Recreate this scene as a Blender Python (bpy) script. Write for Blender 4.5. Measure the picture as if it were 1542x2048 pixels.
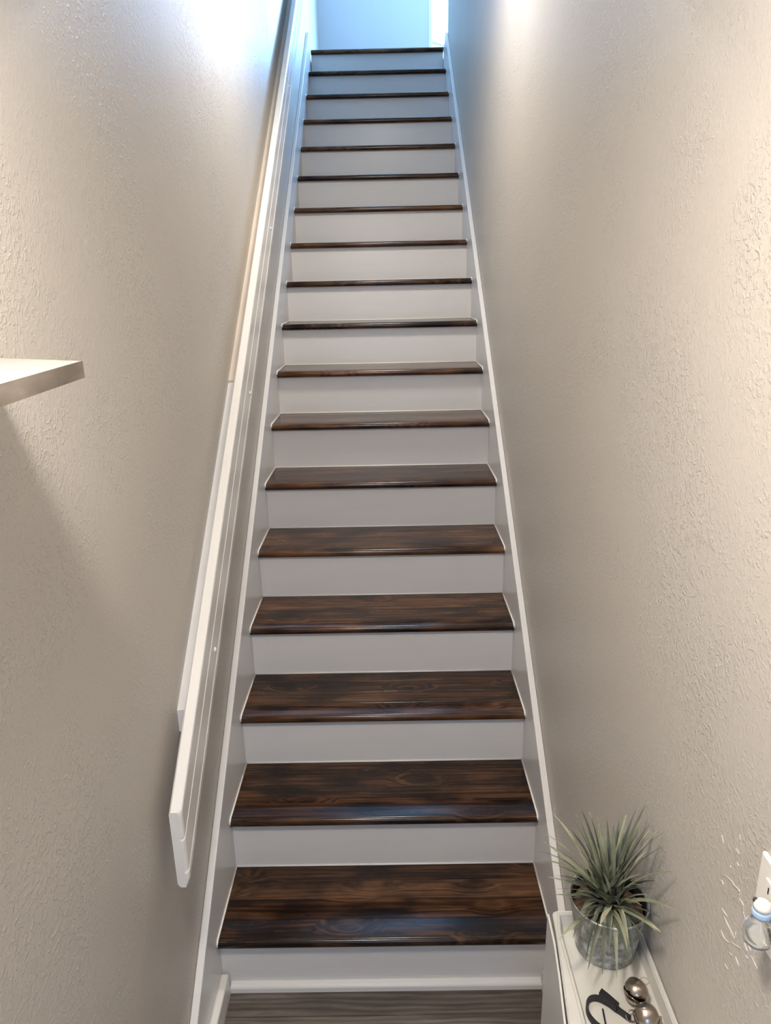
import bpy, bmesh, math, random
from mathutils import Vector, Matrix, Euler

for o in list(bpy.data.objects):
    bpy.data.objects.remove(o, do_unlink=True)
SC = bpy.context.scene
COL = SC.collection
PI = math.pi

# ------------------------------------------------------------------ camera
cam_d = bpy.data.cameras.new('camera')
cam = bpy.data.objects.new('camera', cam_d)
COL.objects.link(cam)
cam_d.sensor_fit = 'VERTICAL'
cam_d.sensor_height = 36.0
cam_d.lens = 36.0 * 1448.03 / 2048.0
cam_d.clip_start = 0.02
_r = Vector((0.99979633, 0.00220498, -0.02006101))
_u = Vector((0.01848072, 0.29940588, 0.95394684))
_f = Vector((-0.00810982, 0.95412329, -0.29930415))
M = Matrix.Identity(4)
for i in range(3):
    M[i][0], M[i][1], M[i][2] = _r[i], _u[i], -_f[i]
M[0][3], M[1][3], M[2][3] = 0.0396, -1.5417, 1.8763
cam.matrix_world = M
SC.camera = cam

# ------------------------------------------------------------------ world, exposure
w = bpy.data.worlds.new('world')
SC.world = w
w.use_nodes = True
w.node_tree.nodes['Background'].inputs[0].default_value = (0.55, 0.75, 1.0, 1)
w.node_tree.nodes['Background'].inputs[1].default_value = 0.6
SC.view_settings.view_transform = 'Standard'
SC.view_settings.look = 'None'
SC.view_settings.gamma = 1
SC.view_settings.use_curve_mapping = False
SC.view_settings.exposure = 0.13


def area_lamp(name, loc, target, sx, sy, power, color):
    d = bpy.data.lights.new(name, 'AREA')
    d.shape = 'RECTANGLE'
    d.size, d.size_y = sx, sy
    d.energy = power
    d.color = color
    o = bpy.data.objects.new(name, d)
    COL.objects.link(o)
    o.location = loc
    o.rotation_euler = (Vector(target) - Vector(loc)).to_track_quat('-Z', 'Y').to_euler()
    return o


def disc_lamp(name, loc, size, power, color):
    d = bpy.data.lights.new(name, 'AREA')
    d.shape = 'DISK'
    d.size = size
    d.energy = power
    d.color = color
    o = bpy.data.objects.new(name, d)
    COL.objects.link(o)
    o.location = loc
    return o


def point_lamp(name, loc, rad, power, color):
    d = bpy.data.lights.new(name, 'POINT')
    d.shadow_soft_size = rad
    d.energy = power
    d.color = color
    o = bpy.data.objects.new(name, d)
    COL.objects.link(o)
    o.location = loc
    return o


# daylight of the upstairs window, in the angled hall wall
area_lamp('hall_window_daylight', (1.02, 5.76, 4.45), (-0.2, 4.4, 4.1), 0.95, 1.7, 440, (0.28, 0.56, 1.0))
# daylight of the entry door glass, behind the camera
area_lamp('entry_daylight', (0.0, -2.86, 1.45), (0.0, 0.0, 1.35), 0.55, 1.1, 8.5, (0.40, 0.62, 1.0))
# warm ceiling lamps: entry and half way up the stairs
disc_lamp('entry_lamp', (-0.14, -1.15, 2.43), 0.16, 15, (1.0, 0.92, 0.83))
point_lamp('entry_lamp_fill', (-0.12, -1.2, 2.30), 0.09, 13, (1.0, 0.92, 0.83))  # second light added at the entry lamp, lifts upper walls and ceiling bounce
disc_lamp('stair_lamp', (0.0, 1.05, 3.24), 0.3, 20, (1.0, 0.92, 0.82))


# ------------------------------------------------------------------ materials
def mat_new(name):
    m = bpy.data.materials.new(name)
    m.use_nodes = True
    nt = m.node_tree
    b = nt.nodes['Principled BSDF']
    return m, nt, b


def N(nt, t, **kw):
    n = nt.nodes.new(t)
    for k, v in kw.items():
        if k.startswith('i_'):
            n.inputs[k[2:].replace('_', ' ')].default_value = v
        else:
            setattr(n, k, v)
    return n


def ramp(nt, fac, stops):
    n = nt.nodes.new('ShaderNodeValToRGB')
    e = n.color_ramp.elements
    while len(e) < len(stops):
        e.new(0.5)
    for el, (p, c) in zip(e, stops):
        el.position = p
        el.color = (*c, 1)
    nt.links.new(fac, n.inputs[0])
    return n


def simple(name, col, rough=0.5, metal=0.0, spec=0.5, bump=0.0, bscale=80, var=0.0, vscale=6, stretch=(1, 1, 1), coat=0.0):
    m, nt, b = mat_new(name)
    b.inputs['Base Color'].default_value = (*col, 1)
    b.inputs['Roughness'].default_value = rough
    b.inputs['Metallic'].default_value = metal
    b.inputs['Specular IOR Level'].default_value = spec
    b.inputs['Coat Weight'].default_value = coat
    tc = N(nt, 'ShaderNodeTexCoord')
    mp = N(nt, 'ShaderNodeMapping')
    mp.inputs['Scale'].default_value = stretch
    nt.links.new(tc.outputs['Object'], mp.inputs[0])
    if var > 0:
        n = N(nt, 'ShaderNodeTexNoise', i_Scale=vscale, i_Detail=4.0)
        nt.links.new(mp.outputs[0], n.inputs['Vector'])
        r = ramp(nt, n.outputs['Fac'], [(0.3, tuple(c * (1 - var) for c in col)), (0.7, tuple(min(1, c * (1 + var)) for c in col))])
        nt.links.new(r.outputs[0], b.inputs['Base Color'])
    if bump > 0:
        n = N(nt, 'ShaderNodeTexNoise', i_Scale=bscale, i_Detail=3.0)
        nt.links.new(mp.outputs[0], n.inputs['Vector'])
        bp = N(nt, 'ShaderNodeBump', i_Strength=bump, i_Distance=0.002)
        nt.links.new(n.outputs['Fac'], bp.inputs['Height'])
        nt.links.new(bp.outputs[0], b.inputs['Normal'])
    return m


def wall_paint(name, col, bump=0.7):
    """eggshell paint over a light skip-trowel / orange peel texture"""
    m, nt, b = mat_new(name)
    tc = N(nt, 'ShaderNodeTexCoord')
    big = N(nt, 'ShaderNodeTexNoise', i_Scale=1.3, i_Detail=2.0)
    nt.links.new(tc.outputs['Object'], big.inputs['Vector'])
    r = ramp(nt, big.outputs['Fac'], [(0.35, tuple(c * 0.975 for c in col)), (0.65, tuple(c * 1.02 for c in col))])
    nt.links.new(r.outputs[0], b.inputs['Base Color'])
    b.inputs['Roughness'].default_value = 0.42
    b.inputs['Specular IOR Level'].default_value = 0.4
    n1 = N(nt, 'ShaderNodeTexNoise', i_Scale=115.0, i_Detail=3.0, i_Roughness=0.6, i_Distortion=0.6)
    nt.links.new(tc.outputs['Object'], n1.inputs['Vector'])
    r1 = ramp(nt, n1.outputs['Fac'], [(0.5, (0, 0, 0)), (0.66, (1, 1, 1))])
    n2 = N(nt, 'ShaderNodeTexNoise', i_Scale=230.0, i_Detail=1.0)
    nt.links.new(tc.outputs['Object'], n2.inputs['Vector'])
    n3 = N(nt, 'ShaderNodeTexNoise', i_Scale=5.0, i_Detail=1.0)
    nt.links.new(tc.outputs['Object'], n3.inputs['Vector'])
    r3 = ramp(nt, n3.outputs['Fac'], [(0.4, (0.25, 0.25, 0.25)), (0.65, (1, 1, 1))])
    mul = N(nt, 'ShaderNodeMath', operation='MULTIPLY')
    nt.links.new(r1.outputs[0], mul.inputs[0])
    nt.links.new(r3.outputs[0], mul.inputs[1])
    add = N(nt, 'ShaderNodeMath', operation='MULTIPLY_ADD')
    nt.links.new(n2.outputs['Fac'], add.inputs[0])
    add.inputs[1].default_value = 0.35
    nt.links.new(mul.outputs[0], add.inputs[2])
    bp = N(nt, 'ShaderNodeBump', i_Strength=bump, i_Distance=0.0014)
    nt.links.new(add.outputs[0], bp.inputs['Height'])
    nt.links.new(bp.outputs[0], b.inputs['Normal'])
    return m


def wood(name, stops, blotch, rough, stretch=(1.0, 11.0, 11.0), knots=True, bump=0.15, coat=0.0, vary=0.35, wavew=0.26, wsc=1.15, spec=0.5, lift=0.0):
    m, nt, b = mat_new(name)
    tc = N(nt, 'ShaderNodeTexCoord')
    oi = N(nt, 'ShaderNodeObjectInfo')
    off = N(nt, 'ShaderNodeMath', operation='MULTIPLY')
    nt.links.new(oi.outputs['Random'], off.inputs[0])
    off.inputs[1].default_value = 37.0
    va = N(nt, 'ShaderNodeVectorMath', operation='ADD')
    nt.links.new(tc.outputs['Object'], va.inputs[0])
    nt.links.new(off.outputs[0], va.inputs[1])
    # knots: sparse cells, pushing the grain round them
    kmap = N(nt, 'ShaderNodeMapping')
    kmap.inputs['Scale'].default_value = (3.2, 8.0, 0.0)
    nt.links.new(va.outputs[0], kmap.inputs[0])
    vor = N(nt, 'ShaderNodeTexVoronoi', i_Scale=1.0)
    nt.links.new(kmap.outputs[0], vor.inputs['Vector'])
    kn = ramp(nt, vor.outputs['Distance'], [(0.0, (1, 1, 1)), (0.34, (0, 0, 0))])
    mp = N(nt, 'ShaderNodeMapping')
    mp.inputs['Scale'].default_value = stretch
    nt.links.new(va.outputs[0], mp.inputs[0])
    warp = N(nt, 'ShaderNodeTexNoise', i_Scale=2.2, i_Detail=2.0)
    nt.links.new(mp.outputs[0], warp.inputs['Vector'])
    wv = N(nt, 'ShaderNodeVectorMath', operation='MULTIPLY_ADD')
    nt.links.new(warp.outputs['Color'], wv.inputs[0])
    wv.inputs[1].default_value = (0.5, 0.5, 0.5)
    nt.links.new(mp.outputs[0], wv.inputs[2])
    src = wv.outputs[0]
    if knots:
        kv = N(nt, 'ShaderNodeVectorMath', operation='MULTIPLY_ADD')
        nt.links.new(kn.outputs[0], kv.inputs[0])
        kv.inputs[1].default_value = (0.2, 1.0, 0.6)
        nt.links.new(src, kv.inputs[2])
        src = kv.outputs[0]
    g1 = N(nt, 'ShaderNodeTexNoise', i_Scale=3.2, i_Detail=7.0, i_Roughness=0.62)
    nt.links.new(src, g1.inputs['Vector'])
    wave = N(nt, 'ShaderNodeTexWave', bands_direction='Y', i_Scale=wsc, i_Distortion=4.5, i_Detail=2.0)
    wave.inputs['Detail Scale'].default_value = 0.8
    nt.links.new(src, wave.inputs['Vector'])
    mix = N(nt, 'ShaderNodeMath', operation='MULTIPLY_ADD')
    nt.links.new(wave.outputs['Fac'], mix.inputs[0])
    mix.inputs[1].default_value = wavew
    nt.links.new(g1.outputs['Fac'], mix.inputs[2])
    # board to board variation
    rv = N(nt, 'ShaderNodeMath', operation='MULTIPLY_ADD')
    nt.links.new(oi.outputs['Random'], rv.inputs[0])
    rv.inputs[1].default_value = vary
    rv.inputs[2].default_value = -vary * 0.5 - wavew * 0.5 + lift
    sm = N(nt, 'ShaderNodeMath', operation='ADD')
    nt.links.new(mix.outputs[0], sm.inputs[0])
    nt.links.new(rv.outputs[0], sm.inputs[1])
    rr = ramp(nt, sm.outputs[0], stops)
    # stain blotches
    bl = N(nt, 'ShaderNodeTexNoise', i_Scale=1.0, i_Detail=3.0)
    bm_ = N(nt, 'ShaderNodeMapping')
    bm_.inputs['Scale'].default_value = (5.0, 11.0, 11.0)
    nt.links.new(va.outputs[0], bm_.inputs[0])
    nt.links.new(bm_.outputs[0], bl.inputs['Vector'])
    br = ramp(nt, bl.outputs['Fac'], [(0.36, (blotch, blotch, blotch)), (0.58, (1, 1, 1))])
    mc = N(nt, 'ShaderNodeMix', data_type='RGBA', blend_type='MULTIPLY')
    mc.inputs['Factor'].default_value = 1.0
    nt.links.new(rr.outputs[0], mc.inputs[6])
    nt.links.new(br.outputs[0], mc.inputs[7])
    last = mc.outputs[2]
    if knots:
        kd = ramp(nt, vor.outputs['Distance'], [(0.0, (0.25, 0.25, 0.25)), (0.13, (1, 1, 1))])
        mk = N(nt, 'ShaderNodeMix', data_type='RGBA', blend_type='MULTIPLY')
        mk.inputs['Factor'].default_value = 1.0
        nt.links.new(last, mk.inputs[6])
        nt.links.new(kd.outputs[0], mk.inputs[7])
        last = mk.outputs[2]
    nt.links.new(last, b.inputs['Base Color'])
    b.inputs['Roughness'].default_value = rough
    b.inputs['Specular IOR Level'].default_value = spec
    b.inputs['Coat Weight'].default_value = coat
    b.inputs['Coat Roughness'].default_value = 0.12
    bp = N(nt, 'ShaderNodeBump', i_Strength=bump, i_Distance=0.001)
    nt.links.new(mix.outputs[0], bp.inputs['Height'])
    nt.links.new(bp.outputs[0], b.inputs['Normal'])
    return m


WALL = wall_paint('beige_wall_paint', (0.56, 0.52, 0.468))
UPWALL = wall_paint('upstairs_wall_paint', (0.62, 0.62, 0.62), 0.25)
HALLWALL = wall_paint('hall_wall_paint', (0.36, 0.37, 0.38), 0.2)
CEIL = wall_paint('ceiling_paint', (0.84, 0.83, 0.80))
WHITE = simple('white_gloss_paint', (0.76, 0.745, 0.735), 0.28, bump=0.12, bscale=24, var=0.02, vscale=3, stretch=(1, 1, 6))
TRIM = simple('white_trim_paint', (0.80, 0.78, 0.75), 0.25, bump=0.10, bscale=30, var=0.02, vscale=5)
CAULK = simple('white_caulk', (0.86, 0.84, 0.80), 0.35)
BACKING = simple('cream_painted_strip', (0.72, 0.63, 0.54), 0.4, bump=0.1, bscale=40, var=0.05)
TREAD = wood('dark_walnut_stain',
             [(0.22, (0.010, 0.005, 0.003)), (0.43, (0.034, 0.015, 0.007)), (0.62, (0.098, 0.042, 0.017)), (0.86, (0.20, 0.098, 0.044))],
             0.25, 0.17, stretch=(1.0, 17.0, 17.0), coat=0.0, spec=0.34, wavew=0.13, lift=0.045, vary=0.24)
FLOOR = wood('grey_oak_plank',
             [(0.25, (0.062, 0.048, 0.040)), (0.5, (0.115, 0.092, 0.076)), (0.7, (0.165, 0.138, 0.118)), (0.9, (0.27, 0.235, 0.205))],
             0.8, 0.42, stretch=(1.3, 13.0, 13.0), knots=True, bump=0.12, vary=0.12, wavew=0.28, wsc=1.5)
SHELF_TOP = simple('pale_shelf_laminate', (0.36, 0.34, 0.315), 0.45, var=0.03, vscale=5, stretch=(6, 1, 1))
SHELF_EDGE = wood('grey_driftwood_edge',
                  [(0.25, (0.12, 0.098, 0.08)), (0.5, (0.22, 0.185, 0.155)), (0.7, (0.31, 0.27, 0.23)), (0.9, (0.40, 0.35, 0.31))],
                  0.75, 0.5, stretch=(9.0, 1.6, 9.0), knots=False, vary=0.05)
CABW = simple('white_cabinet_lacquer', (0.62, 0.605, 0.575), 0.38, var=0.02)
TRAYW = simple('cream_tray_enamel', (0.60, 0.58, 0.53), 0.35, var=0.04, vscale=14, bump=0.05)
PLASTIC = simple('white_plastic', (0.84, 0.81, 0.75), 0.35)
SLOT = simple('dark_slot', (0.03, 0.03, 0.03), 0.6)
BLUECAP = simple('pale_blue_plastic', (0.42, 0.58, 0.78), 0.35)
PEWTER = simple('bell_nickel', (0.42, 0.36, 0.30), 0.25, metal=1.0, var=0.1, vscale=60)
LEATHER = simple('black_strap_leather', (0.012, 0.010, 0.014), 0.5, bump=0.3, bscale=300)
SOIL = simple('bark_mulch', (0.13, 0.075, 0.045), 0.9, bump=0.6, bscale=120, var=0.6, vscale=60)
LINER = simple('black_nursery_liner', (0.008, 0.008, 0.010), 0.5)
RIDGE = simple('raised_paint_edge', (0.66, 0.60, 0.52), 0.35)


def galvanised():
    m, nt, b = mat_new('galvanised_steel')
    tc = N(nt, 'ShaderNodeTexCoord')
    v = N(nt, 'ShaderNodeTexVoronoi', i_Scale=95.0)
    n = N(nt, 'ShaderNodeTexNoise', i_Scale=62.0, i_Detail=6.0, i_Roughness=0.65)
    nt.links.new(tc.outputs['Object'], v.inputs['Vector'])
    nt.links.new(tc.outputs['Object'], n.inputs['Vector'])
    mx = N(nt, 'ShaderNodeMix', data_type='RGBA')
    mx.inputs['Factor'].default_value = 0.82
    nt.links.new(v.outputs['Color'], mx.inputs[6])
    nt.links.new(n.outputs['Color'], mx.inputs[7])
    bw = N(nt, 'ShaderNodeRGBToBW')
    nt.links.new(mx.outputs[2], bw.inputs[0])
    r = ramp(nt, bw.outputs[0], [(0.38, (0.17, 0.172, 0.16)), (0.5, (0.30, 0.30, 0.275)), (0.60, (0.55, 0.545, 0.49))])
    nt.links.new(r.outputs[0], b.inputs['Base Color'])
    b.inputs['Metallic'].default_value = 0.2
    b.inputs['Roughness'].default_value = 0.48
    return m


def leaf_mat():
    m, nt, b = mat_new('grey_green_leaf')
    oi = N(nt, 'ShaderNodeObjectInfo')
    r = ramp(nt, oi.outputs['Random'], [(0.0, (0.075, 0.092, 0.068)), (0.4, (0.15, 0.165, 0.115)), (0.75, (0.27, 0.28, 0.18)), (1.0, (0.42, 0.41, 0.28))])
    tc = N(nt, 'ShaderNodeTexCoord')
    n = N(nt, 'ShaderNodeTexNoise', i_Scale=40.0, i_Detail=2.0)
    nt.links.new(tc.outputs['Object'], n.inputs['Vector'])
    r2 = ramp(nt, n.outputs['Fac'], [(0.3, (0.8, 0.8, 0.8)), (0.7, (1.1, 1.1, 1.1))])
    mc = N(nt, 'ShaderNodeMix', data_type='RGBA', blend_type='MULTIPLY')
    mc.inputs['Factor'].default_value = 1.0
    nt.links.new(r.outputs[0], mc.inputs[6])
    nt.links.new(r2.outputs[0], mc.inputs[7])
    nt.links.new(mc.outputs[2], b.inputs['Base Color'])
    b.inputs['Roughness'].default_value = 0.5
    return m


def glass_mat():
    m, nt, b = mat_new('clear_glass')
    b.inputs['Base Color'].default_value = (0.93, 0.95, 0.96, 1)
    b.inputs['Transmission Weight'].default_value = 1.0
    b.inputs['Roughness'].default_value = 0.05
    b.inputs['IOR'].default_value = 1.3
    return m


GALV = galvanised()
LEAF = leaf_mat()
GLASS = glass_mat()


# ------------------------------------------------------------------ mesh helpers
def obj(name, bm, mat, parent=None, smooth=False):
    bmesh.ops.recalc_face_normals(bm, faces=bm.faces)
    me = bpy.data.meshes.new(name)
    bm.to_mesh(me)
    bm.free()
    if smooth:
        for p in me.polygons:
            p.use_smooth = True
    me.materials.append(mat)
    o = bpy.data.objects.new(name, me)
    COL.objects.link(o)
    if parent is not None:
        o.parent = parent
    return o


def empty(name, loc=(0, 0, 0)):
    o = bpy.data.objects.new(name, None)
    COL.objects.link(o)
    o.location = loc
    o.empty_display_size = 0.1
    return o


def tag(o, label=None, cat=None, group=None, kind=None):
    for k, v in (('label', label), ('category', cat), ('group', group), ('kind', kind)):
        if v:
            o[k] = v
    return o


def box(bm, x0, x1, y0, y1, z0, z1, bev=0.0):
    r = bmesh.ops.create_cube(bm, size=1.0)
    vs = r['verts']
    for v in vs:
        v.co = Vector(((x0 + x1) / 2 + v.co.x * (x1 - x0), (y0 + y1) / 2 + v.co.y * (y1 - y0), (z0 + z1) / 2 + v.co.z * (z1 - z0)))
    if bev > 0:
        es = list({e for v in vs for e in v.link_edges})
        bmesh.ops.bevel(bm, geom=es, offset=bev, segments=2, affect='EDGES', profile=0.5)
    return bm


def prism(bm, pts, vec):
    """closed polygon pts (3D) extruded along vec"""
    a = [bm.verts.new(p) for p in pts]
    b = [bm.verts.new(Vector(p) + Vector(vec)) for p in pts]
    bm.faces.new(a)
    bm.faces.new(b[::-1])
    n = len(pts)
    for i in range(n):
        bm.faces.new((a[i], a[(i + 1) % n], b[(i + 1) % n], b[i]))
    return bm


def lathe(bm, prof, cx, cy, seg=40, close=False):
    rings = []
    for r, z in prof:
        rings.append([bm.verts.new((cx + r * math.cos(2 * PI * i / seg), cy + r * math.sin(2 * PI * i / seg), z)) for i in range(seg)])
    for a, b in zip(rings, rings[1:]):
        for i in range(seg):
            bm.faces.new((a[i], a[(i + 1) % seg], b[(i + 1) % seg], b[i]))
    if close:
        bm.faces.new(rings[0])
        bm.faces.new(rings[-1][::-1])
    return bm


def tube(bm, pts, rad, seg=6, cap=True):
    pts = [Vector(p) for p in pts]
    rings = []
    for i, p in enumerate(pts):
        t = (pts[min(i + 1, len(pts) - 1)] - pts[max(i - 1, 0)]).normalized()
        a = t.orthogonal().normalized()
        ref = Vector((0, 0, 1)) if abs(t.z) < 0.9 else Vector((1, 0, 0))
        a = t.cross(ref).normalized()
        b = t.cross(a)
        r = rad[i] if isinstance(rad, (list, tuple)) else rad
        rings.append([bm.verts.new(p + a * r * math.cos(2 * PI * k / seg) + b * r * math.sin(2 * PI * k / seg)) for k in range(seg)])
    for u, v in zip(rings, rings[1:]):
        for k in range(seg):
            bm.faces.new((u[k], u[(k + 1) % seg], v[(k + 1) % seg], v[k]))
    if cap:
        bm.faces.new(rings[0][::-1])
        bm.faces.new(rings[-1])
    return bm


B = bmesh.new

# ------------------------------------------------------------------ dimensions (metres)
RISE, RUN, NST = 0.19, 0.24413, 18
SL = RISE / RUN
HW = 0.4537            # half clear width between the stringers
WX = 0.474             # wall face
OV = 0.0271            # nosing overhang
TH = 0.027             # tread thickness at the nosing
ZU = RISE * NST        # upstairs floor level 3.42
YT = RUN * (NST - 1)   # top riser face
YE = 5.25              # upstairs end wall

# ------------------------------------------------------------------ room shell
st = lambda o: tag(o, kind='structure')
wall_left = st(obj('wall_left', box(B(), -WX - 0.1, -WX, -3.0, YE + 0.1, 0, 5.95), WALL))
wall_right = st(obj('wall_right', box(B(), WX, WX + 0.1, -3.0, 4.0, 0, 5.95), WALL))
floor = st(obj('floor', box(B(), -WX, WX, -3.0, -0.001, -0.08, -0.006), SLOT))
st(obj('wall_end', box(B(), -WX, 0.412, YE, YE + 0.1, ZU - 0.2, 5.95), UPWALL))
st(obj('trim_1', box(B(), 0.412, 0.438, YE - 0.008, YE + 0.108, ZU - 0.2, 5.95, 0.004), TRIM))
# angled hall wall with a window; it starts behind the trim and runs away to the right at 45 degrees
d45 = Vector((1, 1, 0)).normalized()
n45 = Vector((1, -1, 0)).normalized()          # towards the hall
P0 = Vector((0.41, YE + 0.10, 0))


def wallbox(bm, s0, s1, t0, t1, z0, z1):
    """box along the angled wall: s along it, t out of it into the hall"""
    pts = [P0 + d45 * s + n45 * t for s, t in ((s0, t0), (s1, t0), (s1, t1), (s0, t1))]
    return prism(bm, [(p.x, p.y, z0) for p in pts], (0, 0, z1 - z0))


bm = B()
wallbox(bm, -0.02, 0.36, -0.1, 0, ZU, 5.95)
wallbox(bm, 1.34, 2.6, -0.1, 0, ZU, 5.95)
wallbox(bm, 0.36, 1.34, -0.1, 0, ZU, 3.58)
wallbox(bm, 0.36, 1.34, -0.1, 0, 5.32, 5.95)
st(obj('wall_hall', bm, HALLWALL))
wf = B()
for a in ((0.36, 0.41, 3.58, 5.32), (1.29, 1.34, 3.58, 5.32), (0.41, 1.29, 3.58, 3.63), (0.41, 1.29, 5.27, 5.32), (0.41, 1.29, 4.42, 4.46)):
    wallbox(wf, a[0], a[1], -0.07, -0.03, a[2], a[3])
win = st(obj('window_1', wf, TRIM))
obj('pane', wallbox(B(), 0.41, 1.29, -0.052, -0.048, 3.63, 5.27), GLASS, win)
st(obj('trim_2', wallbox(B(), 0.0, 2.6, 0, 0.022, 3.80, 3.85), TRIM))
st(obj('trim_3', wallbox(B(), 0.0, 2.6, 0, 0.016, 3.68, 3.73), TRIM))
st(obj('wall_far', box(B(), 2.2, 2.3, 3.9, 7.4, ZU - 0.2, 5.95), UPWALL))
st(obj('wall_landing', box(B(), WX + 0.1, 2.2, 3.9, 4.0, ZU - 0.2, 5.95), UPWALL))
# landing floor, boards
land = st(obj('floor_landing', box(B(), -WX, 2.2, YT + 0.25, 7.3, ZU - 0.2, ZU - 0.012), SLOT))
obj('subfloor', box(B(), WX, 2.2, 4.0, YT + 0.25, ZU - 0.2, ZU - 0.012), SLOT, land)
for i in range(9):
    y0 = YT + 0.25 + 0.125 * i
    obj('board', box(B(), -WX + 0.001, 2.19, y0 + 0.001, y0 + 0.124, ZU - 0.012, ZU, 0.001), TREAD, land)
# ceilings
bm = B()
prism(bm, [(-WX, -3.0, 2.46), (-WX, -0.05, 2.46), (-WX, 4.2, 5.76), (-WX, 7.3, 5.76), (-WX, 7.3, 5.9), (-WX, 4.15, 5.9), (-WX, -0.1, 2.6), (-WX, -3.0, 2.6)], (2 * WX, 0, 0))
st(obj('ceiling', bm, CEIL))
st(obj('ceiling_hall', box(B(), WX, 2.2, 4.0, 7.3, 5.76, 5.9), CEIL))
# entry wall and glazed door behind the viewer
bm = B()
box(bm, -WX, -0.42, -3.0, -2.9, 0, 2.46)
box(bm, 0.42, WX, -3.0, -2.9, 0, 2.46)
box(bm, -0.42, 0.42, -3.0, -2.9, 2.1, 2.46)
st(obj('wall_back', bm, WALL))
bm = B()
box(bm, -0.42, -0.29, -2.98, -2.94, 0, 2.1)
box(bm, 0.29, 0.42, -2.98, -2.94, 0, 2.1)
box(bm, -0.29, 0.29, -2.98, -2.94, 0, 0.88)
box(bm, -0.29, 0.29, -2.98, -2.94, 2.02, 2.1)
door = st(obj('door_1', bm, TRIM))
obj('pane', box(B(), -0.29, 0.29, -2.963, -2.957, 0.88, 2.02), GLASS, door)

# floor planks
random.seed(5)
y = -0.0065
rows = [0.081] + [0.18] * 16
for ri, wd in enumerate(rows):
    cut = [-WX + 0.001, WX - 0.001] if ri < 2 else [-WX + 0.001, random.uniform(-0.2, 0.25), WX - 0.001]
    for a, b in zip(cut, cut[1:]):
        obj('plank', box(B(), a, b - 0.0012, y - wd + 0.0012, y, -0.007, 0.0, 0.0008), FLOOR, floor)
    y -= wd
    if y < -2.85:
        break

# baseboards beyond the stringers
bm = B()
prism(bm, [(-HW, -0.019, 0), (-HW, -0.019, 0.066), (-HW + 0.004, -0.019, 0.070), (-HW + 0.019, -0.019, 0.070), (-HW + 0.021, -0.019, 0.066), (-HW + 0.021, -0.019, 0)], (0, -0.445, 0))
box(bm, -WX, -HW + 0.021, -2.9, -0.464, 0, 0.070, 0.002)
st(obj('baseboard_left', bm, TRIM))
bm = B()
prism(bm, [(HW, -0.019, 0), (HW, -0.019, 0.068), (HW - 0.004, -0.019, 0.070), (HW - 0.019, -0.019, 0.070), (HW - 0.021, -0.019, 0.066), (HW - 0.021, -0.019, 0)], (0, -0.445, 0))
st(obj('baseboard_right', bm, TRIM))

# ------------------------------------------------------------------ staircase
stairs = tag(empty('staircase', (0, 0, 0)), 'long straight staircase with dark stained wooden treads and white painted risers', 'staircase')
# stringers
for sx in (-1, 1):
    top0, top1 = -0.36 / SL, 4.03
    if sx > 0:
        top1 = 3.99
    x = sx * HW
    pts = [(x, top0, 0.0), (x, top1, SL * top1 + 0.36)] + ([(x, top1, ZU), (x, 4.126, ZU)] if sx > 0 else []) + [(x, top1 + 0.13, SL * top1 - 0.3), (x, top1, SL * top1 - 0.42), (x, 0.42 / SL, 0.0)]
    o = obj('stringer', prism(B(), pts, (sx * (WX - HW - 0.0006), 0, 0)), WHITE, stairs)
    mdf = o.modifiers.new('soften', 'BEVEL')
    mdf.width, mdf.segments = 0.003, 2

# one tread: nosing board with a rounded front + three glued boards behind + caulk line
prof = []
rr_ = TH / 2
y0 = -OV
for k in range(9):
    a = -PI / 2 - PI * k / 8
    prof.append((y0 + rr_ * 0.8 + rr_ * 0.8 * math.cos(a), -rr_ + rr_ * math.sin(a)))
edges = [0.048, 0.118, 0.183, RUN]


def tread_front():
    pts = [(-HW, p[0], p[1]) for p in prof] + [(-HW, edges[0] - 0.0008, 0.0), (-HW, edges[0], -0.0008), (-HW, edges[0], -TH)]
    return prism(B(), pts, (2 * HW, 0, 0))


def caulk():
    bm = B()
    r = 0.0031
    for sx in (-1, 1):
        x = sx * (HW - 0.0008)
        p = [(x, RUN, 0.001), (x, -OV + 0.009, 0.001), (x, -OV + 0.001, -0.005), (x, -OV - 0.0005, -rr_)]
        tube(bm, p, r, 6)
    tube(bm, [(-HW, RUN - 0.0008, 0.001), (HW, RUN - 0.0008, 0.001)], r, 6)
    return bm


tr0 = obj('tread', tread_front(), TREAD, stairs, smooth=False)
for p in tr0.data.polygons:
    p.use_smooth = True
tr0.data.set_sharp_from_angle(angle=math.radians(35))
bd0 = []
for a, b in zip(edges, edges[1:]):
    bd0.append(obj('board', box(B(), -HW, HW, a + 0.0003, b - 0.0003, -TH, random.uniform(-0.0003, 0), 0.0007), TREAD, tr0))
ck0 = obj('caulk_bead', caulk(), CAULK, tr0, True)


def riser_mesh():
    bm = box(B(), -HW, HW, 0.0, 0.018, 0.0005, RISE - TH, 0.0)
    return bm


rs0 = obj('riser', riser_mesh(), WHITE, stairs)
for k in range(1, NST + 1):
    loc = Vector((0, RUN * (k - 1), RISE * k))
    if k == 1:
        t = tr0
        r = rs0
    else:
        t = tr0.copy(); COL.objects.link(t); t.parent = stairs
        for c in bd0 + ([ck0] if k < NST else []):
            d = c.copy(); COL.objects.link(d); d.parent = t
        r = rs0.copy(); COL.objects.link(r); r.parent = stairs
    t.location = loc
    r.location = (0, RUN * (k - 1), RISE * (k - 1))
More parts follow.
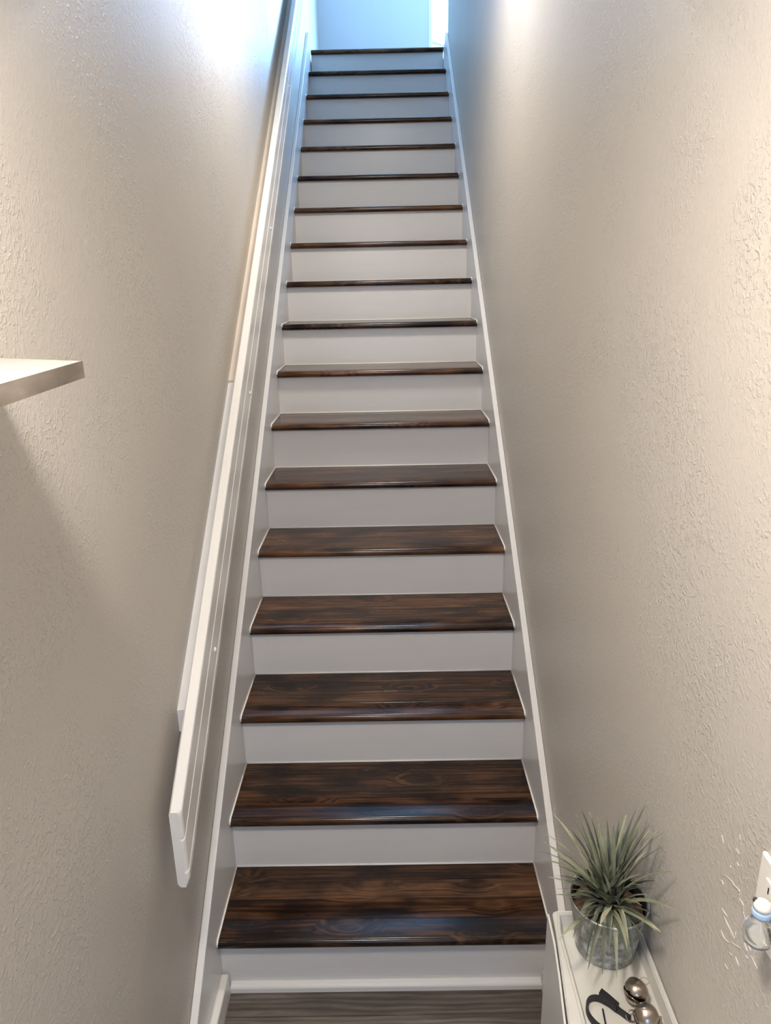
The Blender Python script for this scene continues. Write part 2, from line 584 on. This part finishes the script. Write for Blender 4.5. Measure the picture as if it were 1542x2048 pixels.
# shoe moulding on the bottom riser
pts = [(-HW + 0.021, 0, 0.0), (-HW + 0.021, 0, 0.024), (-HW + 0.021, -0.005, 0.0235)]
for k in range(1, 6):
    a = PI / 2 * k / 6
    pts.append((-HW + 0.021, -0.005 - 0.013 * math.sin(a), 0.010 + 0.0135 * math.cos(a)))
pts.append((-HW + 0.021, -0.018, 0.0))
obj('shoe_moulding', prism(B(), pts, (2 * HW - 0.042, 0, 0)), TRIM, stairs)

# ------------------------------------------------------------------ handrail on the left wall
rail = tag(empty('handrail', (-0.42, -0.29, 0.75)), 'white painted plank handrail with two grooves, fixed along the left wall', 'handrail')


def rpart(name, bm, m, smooth=False):
    o = obj(name, bm, m, rail, smooth)
    o.matrix_parent_inverse = Matrix.Translation(-Vector(rail.location))
    return o


XF, XB = -0.410, -0.437
RT, RB = 1.060, 0.866        # vertical offsets of its top and bottom from the slope line
g = 0.0026
prf = [(XB + 0.004, RT), (XF - 0.005, RT), (XF - 0.0015, RT - 0.0025), (XF, RT - 0.008)]
for go in (0.992, 0.908):
    prf += [(XF, go + 0.003), (XF - 0.0045, go + 0.0005), (XF - 0.0045, go - 0.001), (XF, go - 0.0062)]
prf += [(XF, RB + 0.018), (XF - 0.003, RB + 0.006), (XF - 0.009, RB), (XB + 0.006, RB), (XB, RB + 0.008), (XB, RT - 0.005)]
YA, YB = -0.290, 4.35
bm = B()
secs_ = []
for yy, ease in ((YA, 0.0065), (YA + 0.0008, 0.0042), (YA + 0.003, 0.0018), (YA + 0.007, 0.0), (YB, 0.0)):
    secs_.append([bm.verts.new((px - (ease if px > XF - 0.006 else 0), yy, pz + SL * yy)) for px, pz in prf])
for u, v in zip(secs_, secs_[1:]):
    for k in range(len(u)):
        bm.faces.new((u[k], u[(k + 1) % len(u)], v[(k + 1) % len(u)], v[k]))
bm.faces.new(secs_[0][::-1])
bm.faces.new(secs_[-1])
rpart('rail_board', bm, TRIM)
for (a, b, dz, m, nm) in ((-0.055, 0.79, 0.0, WHITE, 'backing_strip'), (0.792, 4.3, 0.006, BACKING, 'backing_strip')):
    bm = B()
    sec = [(-WX, 0.972 + dz), (XB, 0.975 + dz), (XB, 0.915 + dz), (-WX, 0.915 + dz)]
    prism(bm, [(px, a, pz + SL * a) for px, pz in sec], (0, b - a, SL * (b - a)))
    o = rpart(nm, bm, m)
    if m is BACKING:
        o['label'] = 'cream coloured upper strip behind the rail'
for yy, oz in ((0.09, 0.940), (0.803, 0.926), (1.474, 0.947), (2.35, 0.957)):
    bm = B()
    r = bmesh.ops.create_uvsphere(bm, u_segments=12, v_segments=8, radius=0.0068)
    for v in r['verts']:
        v.co = Vector((v.co.x * 0.7 + XF - 0.0005, v.co.y + yy, v.co.z + SL * yy + oz))
    rpart('screw_head', bm, CAULK, True)

# ------------------------------------------------------------------ laminate shelf on the left wall
shelf = tag(empty('wall_shelf', (-0.4, -0.9, 1.78)), 'pale laminate shelf with grey wood edge jutting from left wall', 'shelf')
zs = 1.80
poly = [(-WX, -0.618), (-0.3125, -0.6985), (-0.302, -0.9018), (-0.289, -1.15), (-WX, -1.15)]
o = obj('shelf_board', prism(B(), [(x, y, zs - 0.0185) for x, y in poly], (0, 0, 0.0185)), SHELF_TOP, shelf)
o.matrix_parent_inverse = Matrix.Translation(-Vector(shelf.location))
ed = [(-WX, -0.618), (-0.3125, -0.6985), (-0.302, -0.9018), (-0.289, -1.15)]
outr = [(-WX, -0.6168), (-0.3115, -0.6978), (-0.3009, -0.9018), (-0.2879, -1.15)]
bm = B()
prism(bm, [(x, y, zs - 0.019) for x, y in ed] + [(x, y, zs - 0.019) for x, y in outr[::-1]], (0, 0, 0.0192))
o = obj('edge_band', bm, SHELF_EDGE, shelf)
o.matrix_parent_inverse = Matrix.Translation(-Vector(shelf.location))

# ------------------------------------------------------------------ narrow cabinet and tray at the right
cab = tag(empty('narrow_cabinet', (0.4, -0.8, 0)), 'narrow white cabinet standing against the right wall at the foot of the stairs', 'cabinet')


def cpart(par, name, bm, m, smooth=False):
    o = obj(name, bm, m, par, smooth)
    o.matrix_parent_inverse = Matrix.Translation(-Vector(par.location))
    return o


fr = [(0.315, -0.494), (0.3125, -0.56), (0.307, -0.62), (0.2975, -0.70), (0.288, -0.78), (0.282, -0.88), (0.280, -1.10)]
bm = B()
prism(bm, [(x - 0.0028, y, 0.04) for x, y in fr] + [(x + 0.0006, y, 0.04) for x, y in fr[::-1]], (0, 0, 0.728))
cpart(cab, 'front_panel', bm, CABW)
bm = B()
prism(bm, [(0.318, -0.500, 0.0), (0.473, -0.500, 0.0), (0.473, -1.10, 0.0), (0.285, -1.10, 0.0), (0.288, -0.88, 0.0), (0.300, -0.70, 0.0), (0.3145, -0.56, 0.0)], (0, 0, 0.742))
cpart(cab, 'carcass', bm, CABW)

tray = tag(empty('shallow_tray', (0.4, -0.8, 0.742)), 'shallow cream tray with raised rim on top of the narrow white cabinet', 'tray')
out_l = [(0.3215, -0.4875), (0.3195, -0.53), (0.315, -0.575), (0.309, -0.63), (0.3005, -0.71), (0.2935, -0.80), (0.289, -0.90), (0.288, -1.06)]
bm = B()
zt, zf = 0.770, 0.748
rows_o = []
# left rim, cross sections from outer skirt to inner floor line
for (x, y) in out_l:
    xi = 0.3285
    rows_o.append([(x + 0.001, y, 0.7425), (x, y, zt - 0.003), (x + 0.003, y, zt), (xi - 0.006, y, zt), (xi - 0.004, y, zt - 0.0015), (xi - 0.002, y, zt), (xi, y, zt - 0.001), (0.3355, y, zf)])
bk = [(0.4725, 0.0)]
# back corner: continue the sections round to the right
secs = []
for row in reversed(rows_o):
    secs.append(row)
# round the back-left corner
ins = [(0, 0.7425), (0, zt - 0.003), (0.003, zt), (0.007, zt), (0.009, zt - 0.0015), (0.011, zt), (0.013, zt - 0.001), (0.0195, zf)]
secs[-1] = [(0.3215 + d, -0.4955, z) for d, z in ins]
secs.append([(0.3235 + d * 0.72, -0.4895 - d * 0.72, z) for d, z in ins])
secs.append([(0.331 + d * 0.15, -0.4865 - d * 0.8, z) for d, z in ins])
insr = ins
secs.append([(0.460 - d * 0.2, -0.4865 - d * 0.8, z) for d, z in ins])
secs.append([(0.4705 - d * 0.72, -0.4895 - d * 0.72, z) for d, z in ins])
secs.append([(0.4730 - d * 0.75, -0.4955, z) for d, z in ins])
secs.append([(0.4730 - d * 0.75, -1.06, z) for d, z in ins])
grid = [[bm.verts.new(p) for p in s] for s in secs]
for a, b in zip(grid, grid[1:]):
    for i in range(len(a) - 1):
        bm.faces.new((a[i], a[i + 1], b[i + 1], b[i]))
inner = [s[-1] for s in grid]
bm.faces.new(inner)
# front end
f0, f1 = grid[0], grid[-1]
cpart(tray, 'tray_body', bm, TRAYW)
cpart(tray, 'front_rim', box(B(), 0.289, 0.472, -1.075, -1.061, 0.7425, zt, 0.002), TRAYW)
for (x, y, r) in ((0.452, -0.613, 0.0065),):
    bm = B()
    tube(bm, [(x + r * math.cos(2 * PI * k / 16), y + r * math.sin(2 * PI * k / 16), zf + 0.0004) for k in range(17)], 0.0011, 5)
    o = cpart(tray, 'rust_ring', bm, simple('grey_ring_mark', (0.42, 0.41, 0.38), 0.5))

# ------------------------------------------------------------------ potted plant
PX, PY = 0.4055, -0.540
plant = tag(empty('potted_plant', (PX, PY, zf)), 'spiky grey green grass plant in a galvanised bucket on the cream tray', 'plant')


def ppart(name, bm, m, smooth=False, parent=None):
    o = obj(name, bm, m, parent or plant, smooth)
    if parent is None:
        o.matrix_parent_inverse = Matrix.Translation(-Vector(plant.location))
    return o


H = 0.104
zb = zf + 0.0005
pot = ppart('bucket', lathe(B(), [(0.0, zb + 0.003), (0.049, zb + 0.003), (0.0505, zb), (0.0525, zb + 0.001), (0.053, zb + 0.004), (0.0518, zb + 0.006), (0.0655, zb + H - 0.004), (0.0672, zb + H - 0.002), (0.0672, zb + H + 0.001), (0.0655, zb + H + 0.002), (0.0640, zb + H), (0.0515, zb + 0.008), (0.0, zb + 0.008)], PX, PY, 48), GALV, True)
pot.data.set_sharp_from_angle(angle=math.radians(40))
bm = B()
lathe(bm, [(0.0, zb + 0.085), (0.045, zb + 0.086), (0.058, zb + 0.083)], PX, PY, 32)
random.seed(3)
for i in range(60):
    a, r = random.uniform(0, 2 * PI), 0.054 * math.sqrt(random.random())
    q = bmesh.ops.create_cube(bm, size=1.0)
    mt = Matrix.Translation((PX + r * math.cos(a), PY + r * math.sin(a), zb + 0.0865)) @ Euler((random.uniform(-.6, .6), random.uniform(-.6, .6), random.uniform(0, 6)), 'XYZ').to_matrix().to_4x4() @ Matrix.Diagonal((random.uniform(.006, .013), random.uniform(.004, .007), .003, 1))
    bmesh.ops.transform(bm, matrix=mt, verts=q['verts'])
o = ppart('bark_mulch', bm, SOIL)
o['kind'] = 'stuff'
ppart('inner_liner', lathe(B(), [(0.0505, zb + 0.02), (0.0628, zb + H - 0.002), (0.0618, zb + H - 0.003), (0.0600, zb + 0.083)], PX, PY, 40), LINER, True)


def leaf(base, ctrl, tip, wd, twist=0.0):
    base, ctrl, tip = Vector(base), Vector(ctrl), Vector(tip)
    bm = B()
    n = 9
    rows_ = []
    for i in range(n + 1):
        t = i / n
        p = base * (1 - t) ** 2 + ctrl * 2 * t * (1 - t) + tip * t * t
        d = ((ctrl - base) * (1 - t) + (tip - ctrl) * t).normalized()
        # the flat side faces outward/upward from the crown
        out = Vector((p.x - PX, p.y - PY, 0.02)).normalized()
        s = d.cross(out)
        if s.length < 1e-3:
            s = Vector((1, 0, 0))
        s.normalize()
        nn = s.cross(d).normalized()
        s = (s * math.cos(twist) + nn * math.sin(twist)).normalized()
        nn = s.cross(d).normalized()
        wv = wd * (0.75 + 0.6 * t) * (1 - t) ** 0.75 if t < 1 else 0.0
        wv = max(wv, 0.00035)
        l, c, r = p - s * wv, p - nn * wv * 0.35, p + s * wv
        for q in (l, c, r):
            q.x = min(q.x, 0.4715)
        rows_.append([bm.verts.new(l), bm.verts.new(c), bm.verts.new(r)])
    for a, b in zip(rows_, rows_[1:]):
        bm.faces.new((a[0], a[1], b[1], b[0]))
        bm.faces.new((a[1], a[2], b[2], b[1]))
    return bm


TIPS = [(0.317, -0.47, 0.972), (0.286, -0.55, 0.998), (0.278, -0.58, 1.005), (0.267, -0.6, 1.008), (0.263, -0.62, 1.011), (0.347, -0.5, 0.981), (0.362, -0.45, 0.959), (0.334, -0.52, 0.983), (0.367, -0.47, 0.98), (0.379, -0.48, 0.982), (0.376, -0.5, 0.987), (0.395, -0.48, 0.97), (0.414, -0.47, 0.961), (0.406, -0.53, 0.997), (0.436, -0.47, 0.961), (0.449, -0.46, 0.96), (0.445, -0.48, 0.975), (0.447, -0.5, 0.98), (0.464, -0.473, 0.98), (0.464, -0.511, 1.019), (0.463, -0.5, 0.979), (0.464, -0.545, 1.016), (0.464, -0.545, 1.002), (0.464, -0.586, 1.041), (0.464, -0.595, 1.038), (0.464, -0.598, 1.012), (0.464, -0.644, 1.006), (0.456, -0.6, 0.946), (0.449, -0.62, 0.948), (0.464, -0.676, 0.962), (0.454, -0.64, 0.912), (0.449, -0.66, 0.903), (0.44, -0.66, 0.908), (0.339, -0.58, 0.906), (0.347, -0.6, 0.903), (0.295, -0.64, 0.87), (0.346, -0.64, 0.807), (0.356, -0.65, 0.911), (0.366, -0.65, 0.808), (0.39, -0.65, 0.8), (0.402, -0.65, 0.861), (0.405, -0.65, 0.833), (0.449, -0.6, 0.917), (0.368, -0.5, 0.961), (0.335, -0.57, 0.982), (0.464, -0.538, 0.949)]
zc = zb + 0.088
random.seed(11)
for T in TIPS:
    tip = Vector(T)
    dx, dy = tip.x - PX, tip.y - PY
    hd = math.hypot(dx, dy)
    base = (PX + random.uniform(-.014, .014) + dx * 0.08, PY + random.uniform(-.014, .014) + dy * 0.08, zc)
    if tip.z > 0.925:
        c = (PX + dx * 0.42, PY + dy * 0.42, zc + (tip.z - zc) * 0.62 + 0.012)
        wdt = random.uniform(0.0050, 0.0075)
    else:
        c = (PX + dx * 0.62, PY + dy * 0.62, zc + 0.048 + 0.3 * max(0, tip.z - 0.86))
        wdt = random.uniform(0.0062, 0.0086)
    ppart('leaf', leaf(base, c, tip, wdt, random.uniform(-0.35, 0.35)), LEAF, True)
for i in range(64):
    a = random.uniform(0, 2 * PI)
    L = random.uniform(0.08, 0.155)
    tilt = random.uniform(0.15, 1.15)
    hx, hy = math.cos(a) * math.sin(tilt), math.sin(a) * math.sin(tilt)
    if hx > 0.3:
        hx *= 0.35
    tip = (min(PX + hx * L, 0.468), PY + hy * L, zc + L * math.cos(tilt))
    base = (PX + random.uniform(-.02, .02), PY + random.uniform(-.02, .02), zc)
    c = (PX + hx * L * 0.35, PY + hy * L * 0.35, zc + L * math.cos(tilt) * 0.65)
    ppart('leaf', leaf(base, c, tip, random.uniform(0.0036, 0.0062), random.uniform(-0.7, 0.7)), LEAF, True)

for i in range(12):
    a = math.radians(165 + 13.5 * i + random.uniform(-6, 6))
    r = random.uniform(0.075, 0.098)
    tip = (PX + r * math.cos(a), PY + r * math.sin(a), zb + random.uniform(0.035, 0.085))
    if tip[0] > 0.464 or tip[0] < 0.33:
        continue
    base = (PX + 0.01 * math.cos(a), PY + 0.01 * math.sin(a), zc)
    c = (PX + 0.055 * math.cos(a), PY + 0.055 * math.sin(a), zc + random.uniform(0.055, 0.085))
    ppart('leaf', leaf(base, c, tip, random.uniform(0.006, 0.0085), random.uniform(-0.3, 0.3)), LEAF, True)

# ------------------------------------------------------------------ sleigh bells on a strap
bells = tag(empty('bell_strap', (0.39, -0.68, zf)), 'black strap with two round metal jingle bells on the cream tray', 'bells')


def bpart(name, bm, m, smooth=False):
    o = obj(name, bm, m, bells, smooth)
    o.matrix_parent_inverse = Matrix.Translation(-Vector(bells.location))
    return o


def smooth_path(pts, n=6):
    out = []
    P = [Vector(p) for p in pts]
    for i in range(len(P) - 1):
        p0, p1, p2, p3 = P[max(i - 1, 0)], P[i], P[i + 1], P[min(i + 2, len(P) - 1)]
        for k in range(n):
            t = k / n
            out.append(0.5 * ((2 * p1) + (p2 - p0) * t + (2 * p0 - 5 * p1 + 4 * p2 - p3) * t * t + (3 * p1 - p0 - 3 * p2 + p3) * t ** 3))
    out.append(P[-1])
    return out


def band(bm, pts, hgt, th):
    rings = []
    for i, p in enumerate(pts):
        t = (pts[min(i + 1, len(pts) - 1)] - pts[max(i - 1, 0)])
        t.z = 0
        t.normalize()
        s = Vector((-t.y, t.x, 0))
        h = hgt[i] if isinstance(hgt, list) else hgt
        rings.append([bm.verts.new(p + s * th * q + Vector((0, 0, h * e))) for q, e in ((-.5, 0), (.5, 0), (.5, 1), (-.5, 1))])
    for u, v in zip(rings, rings[1:]):
        for k in range(4):
            bm.faces.new((u[k], u[(k + 1) % 4], v[(k + 1) % 4], v[k]))
    bm.faces.new(rings[0][::-1])
    bm.faces.new(rings[-1])


zz = zf + 0.0006
path = smooth_path([(0.405, -0.684, zz), (0.391, -0.670, zz), (0.376, -0.656, zz), (0.362, -0.648, zz), (0.349, -0.650, zz), (0.341, -0.662, zz), (0.341, -0.678, zz), (0.349, -0.693, zz), (0.362, -0.703, zz), (0.380, -0.709, zz), (0.402, -0.704, zz), (0.412, -0.699, zz)])
bm = B()
band(bm, path, 0.0125, 0.0028)
bpart('strap', bm, LEATHER)
bm = B()
band(bm, smooth_path([(0.389, -0.668, zz + 0.006), (0.377, -0.657, zz + 0.010), (0.366, -0.6475, zz + 0.013)]), 0.010, 0.010)
bpart('strap_fold', bm, LEATHER)
bm = B()
tube(bm, [(0.366, -0.6655, zz + 0.005), (0.3645, -0.68, zz + 0.005), (0.363, -0.700, zz + 0.004)], 0.0014, 6)
bpart('strap_cord', bm, LEATHER)
bm = B()
ringp = [(0.408 + 0.009 * math.cos(a), -0.680 + 0.005 * math.sin(a), zz + 0.008 + 0.006 * math.sin(a)) for a in [2 * PI * k / 20 for k in range(21)]]
tube(bm, ringp, 0.0013, 6, False)
bpart('ring', bm, PEWTER, True)


def bell(c, rad, rot):
    R_ = Vector(rot).to_track_quat('-Z', 'Y').to_matrix()
    bm = B()
    seg, nv = 32, 20
    # two shells with a pressed waist and, in the lower shell, a cross slot with two holes
    rings = []
    for j in range(nv + 1):
        th = PI * j / nv
        ring = []
        for i in range(seg):
            ph = 2 * PI * i / seg
            r = rad
            if j in (10,):
                r = rad * 1.06
            ring.append(Vector((r * math.sin(th) * math.cos(ph), r * math.sin(th) * math.sin(ph), r * math.cos(th))))
        rings.append(ring)
    vv = [[bm.verts.new(Vector(c) + R_ @ p) for p in ring] for ring in rings]
    for j in range(nv):
        for i in range(seg):
            q = rings[j][i]
            mid = (rings[j][i] + rings[j][(i + 1) % seg] + rings[j + 1][i] + rings[j + 1][(i + 1) % seg]) / 4
            if mid.z < -0.15 * rad:
                onx = abs(mid.y) < 0.10 * rad
                hole = False
                for s in (-1, 1):
                    if (mid - Vector((s * 0.78 * rad, 0, -0.55 * rad))).length < 0.24 * rad:
                        hole = True
                if onx or hole:
                    continue
            fs = (vv[j][i], vv[j][(i + 1) % seg], vv[j + 1][(i + 1) % seg], vv[j + 1][i])
            try:
                bm.faces.new(fs)
            except ValueError:
                pass
    bmesh.ops.remove_doubles(bm, verts=bm.verts, dist=1e-6)
    return bm


for c, rd, rot in (((0.4235, -0.649, zf + 0.0215), 0.0195, (-0.75, -0.45, 0.35)), ((0.4255, -0.692, zf + 0.0225), 0.0195, (-0.25, -0.75, -0.15))):
    o = bpart('jingle_bell', bell(c, rd, rot), PEWTER, True)
    md = o.modifiers.new('thick', 'SOLIDIFY')
    md.thickness = 0.0012
    md.offset = -1
bm = B()
prism(bm, [(0.438, -0.686, zf + 0.004), (0.450, -0.692, zf + 0.004), (0.446, -0.706, zf + 0.004), (0.434, -0.704, zf + 0.004)], (0, 0, 0.018))
bpart('hanger_clip', bm, PEWTER)

# ------------------------------------------------------------------ wall outlet with a plug-in lamp, right wall
outlet = tag(empty('wall_outlet', (WX, -0.871, 1.163)), 'white electrical outlet cover on the right wall at frame edge', 'outlet')


def opart(par, name, bm, m, smooth=False):
    o = obj(name, bm, m, par, smooth)
    o.matrix_parent_inverse = Matrix.Translation(-Vector(par.location))
    return o


opart(outlet, 'cover_plate', box(B(), WX - 0.0065, WX, -0.918, -0.848, 1.122, 1.234, 0.0025), PLASTIC)
for z in (1.199, 1.157):
    opart(outlet, 'receptacle', box(B(), WX - 0.0085, WX - 0.006, -0.899, -0.867, z - 0.014, z + 0.014, 0.001), PLASTIC)
    bm = B()
    for y in (-0.890, -0.876):
        box(bm, WX - 0.0088, WX - 0.0083, y - 0.0011, y + 0.0011, z - 0.002, z + 0.007)
    opart(outlet, 'slot', bm, SLOT)
AX, AY = WX - 0.0275, -0.900
plug = tag(empty('plug_in_lamp', (AX, AY, 1.165)), 'clear glass plug-in lamp with pale blue collar in the wall outlet', 'night light')
opart(plug, 'plug_body', box(B(), WX - 0.018, WX - 0.009, -0.911, -0.889, 1.176, 1.200, 0.003), PLASTIC)
bm = B()
lathe(bm, [(0.0, 1.150), (0.010, 1.151), (0.0150, 1.157), (0.0165, 1.166), (0.0155, 1.176), (0.011, 1.185), (0.0082, 1.189), (0.0080, 1.193)], AX, AY, 28)
opart(plug, 'glass_globe', bm, GLASS, True)
bm = B()
lathe(bm, [(0.0, 1.192), (0.0098, 1.192), (0.0106, 1.195), (0.0102, 1.199), (0.0095, 1.201), (0.0, 1.2012)], AX, AY, 24)
opart(plug, 'collar', bm, BLUECAP, True)['label'] = 'pale blue collar'
bm = B()
lathe(bm, [(0.0, 1.2013), (0.0094, 1.2013), (0.0092, 1.206), (0.0074, 1.210), (0.0036, 1.2122), (0.0, 1.2126)], AX, AY, 24)
opart(plug, 'cap', bm, PLASTIC, True)
bm = B()
r = bmesh.ops.create_uvsphere(bm, u_segments=12, v_segments=8, radius=0.0034)
for v in r['verts']:
    v.co += Vector((AX - 0.005, AY + 0.0055, 1.2075))
opart(plug, 'sensor', bm, SLOT, True)

# raised, torn paint edges beside the outlet
RID = [[(-0.7581, 1.1114), (-0.771, 1.1205), (-0.7863, 1.1265), (-0.7956, 1.1279), (-0.8052, 1.1309), (-0.8088, 1.1214), (-0.8179, 1.122), (-0.8211, 1.1133), (-0.8298, 1.1083), (-0.8419, 1.1062)] ,
    [(-0.757, 1.1), (-0.763, 1.1047), (-0.7677, 1.1025)] ,
    [(-0.7717, 1.0686), (-0.778, 1.0682), (-0.7877, 1.0702)] ,
    [(-0.7795, 1.0628), (-0.7901, 1.0613), (-0.8002, 1.0608), (-0.8113, 1.0593)] ,
    [(-0.7782, 1.0368), (-0.7891, 1.0347), (-0.8007, 1.0406)] ,
    [(-0.8025, 1.0449), (-0.8159, 1.053), (-0.827, 1.061)] ,
    [(-0.8112, 1.0705), (-0.8141, 1.0635)] ,
    [(-0.8255, 1.0872), (-0.8353, 1.0848)] ,
    [(-0.8337, 1.0774), (-0.8438, 1.0734)] ,
    [(-0.8406, 1.0851), (-0.8495, 1.082)] ,
    [(-0.8494, 1.1047), (-0.8648, 1.0983)] ,
    [(-0.8392, 1.0637), (-0.8459, 1.0658)] ,
    [(-0.8502, 1.0762), (-0.8591, 1.0756), (-0.8681, 1.0741)] ,
    [(-0.8197, 1.0391), (-0.8305, 1.0344)] ,
    [(-0.8048, 1.0289), (-0.8121, 1.0314)] ,
    [(-0.7867, 1.2026), (-0.7912, 1.1961), (-0.7954, 1.184)] ,
    [(-0.784, 1.1778), (-0.7931, 1.1755)] ,
    [(-0.7759, 1.143), (-0.7799, 1.1429)] ,
    [(-0.7902, 1.162), (-0.7969, 1.1613)] ,
    [(-0.7456, 1.1653), (-0.7542, 1.1563)] ,
    [(-0.7982, 1.0012), (-0.8078, 1.0031)] ,
    [(-0.8481, 1.0967), (-0.8523, 1.0939)] ,]
random.seed(2)
for ln in RID:
    pts = smooth_path([(WX - 0.0001, y, z) for y, z in ln], 4)
    rad = [0.0013 * (0.35 + 0.65 * math.sin(PI * (i + 0.5) / len(pts))) * random.uniform(.8, 1.2) for i in range(len(pts))]
    obj('paint_ridge', tube(B(), pts, rad, 6), WALL, wall_right, True)
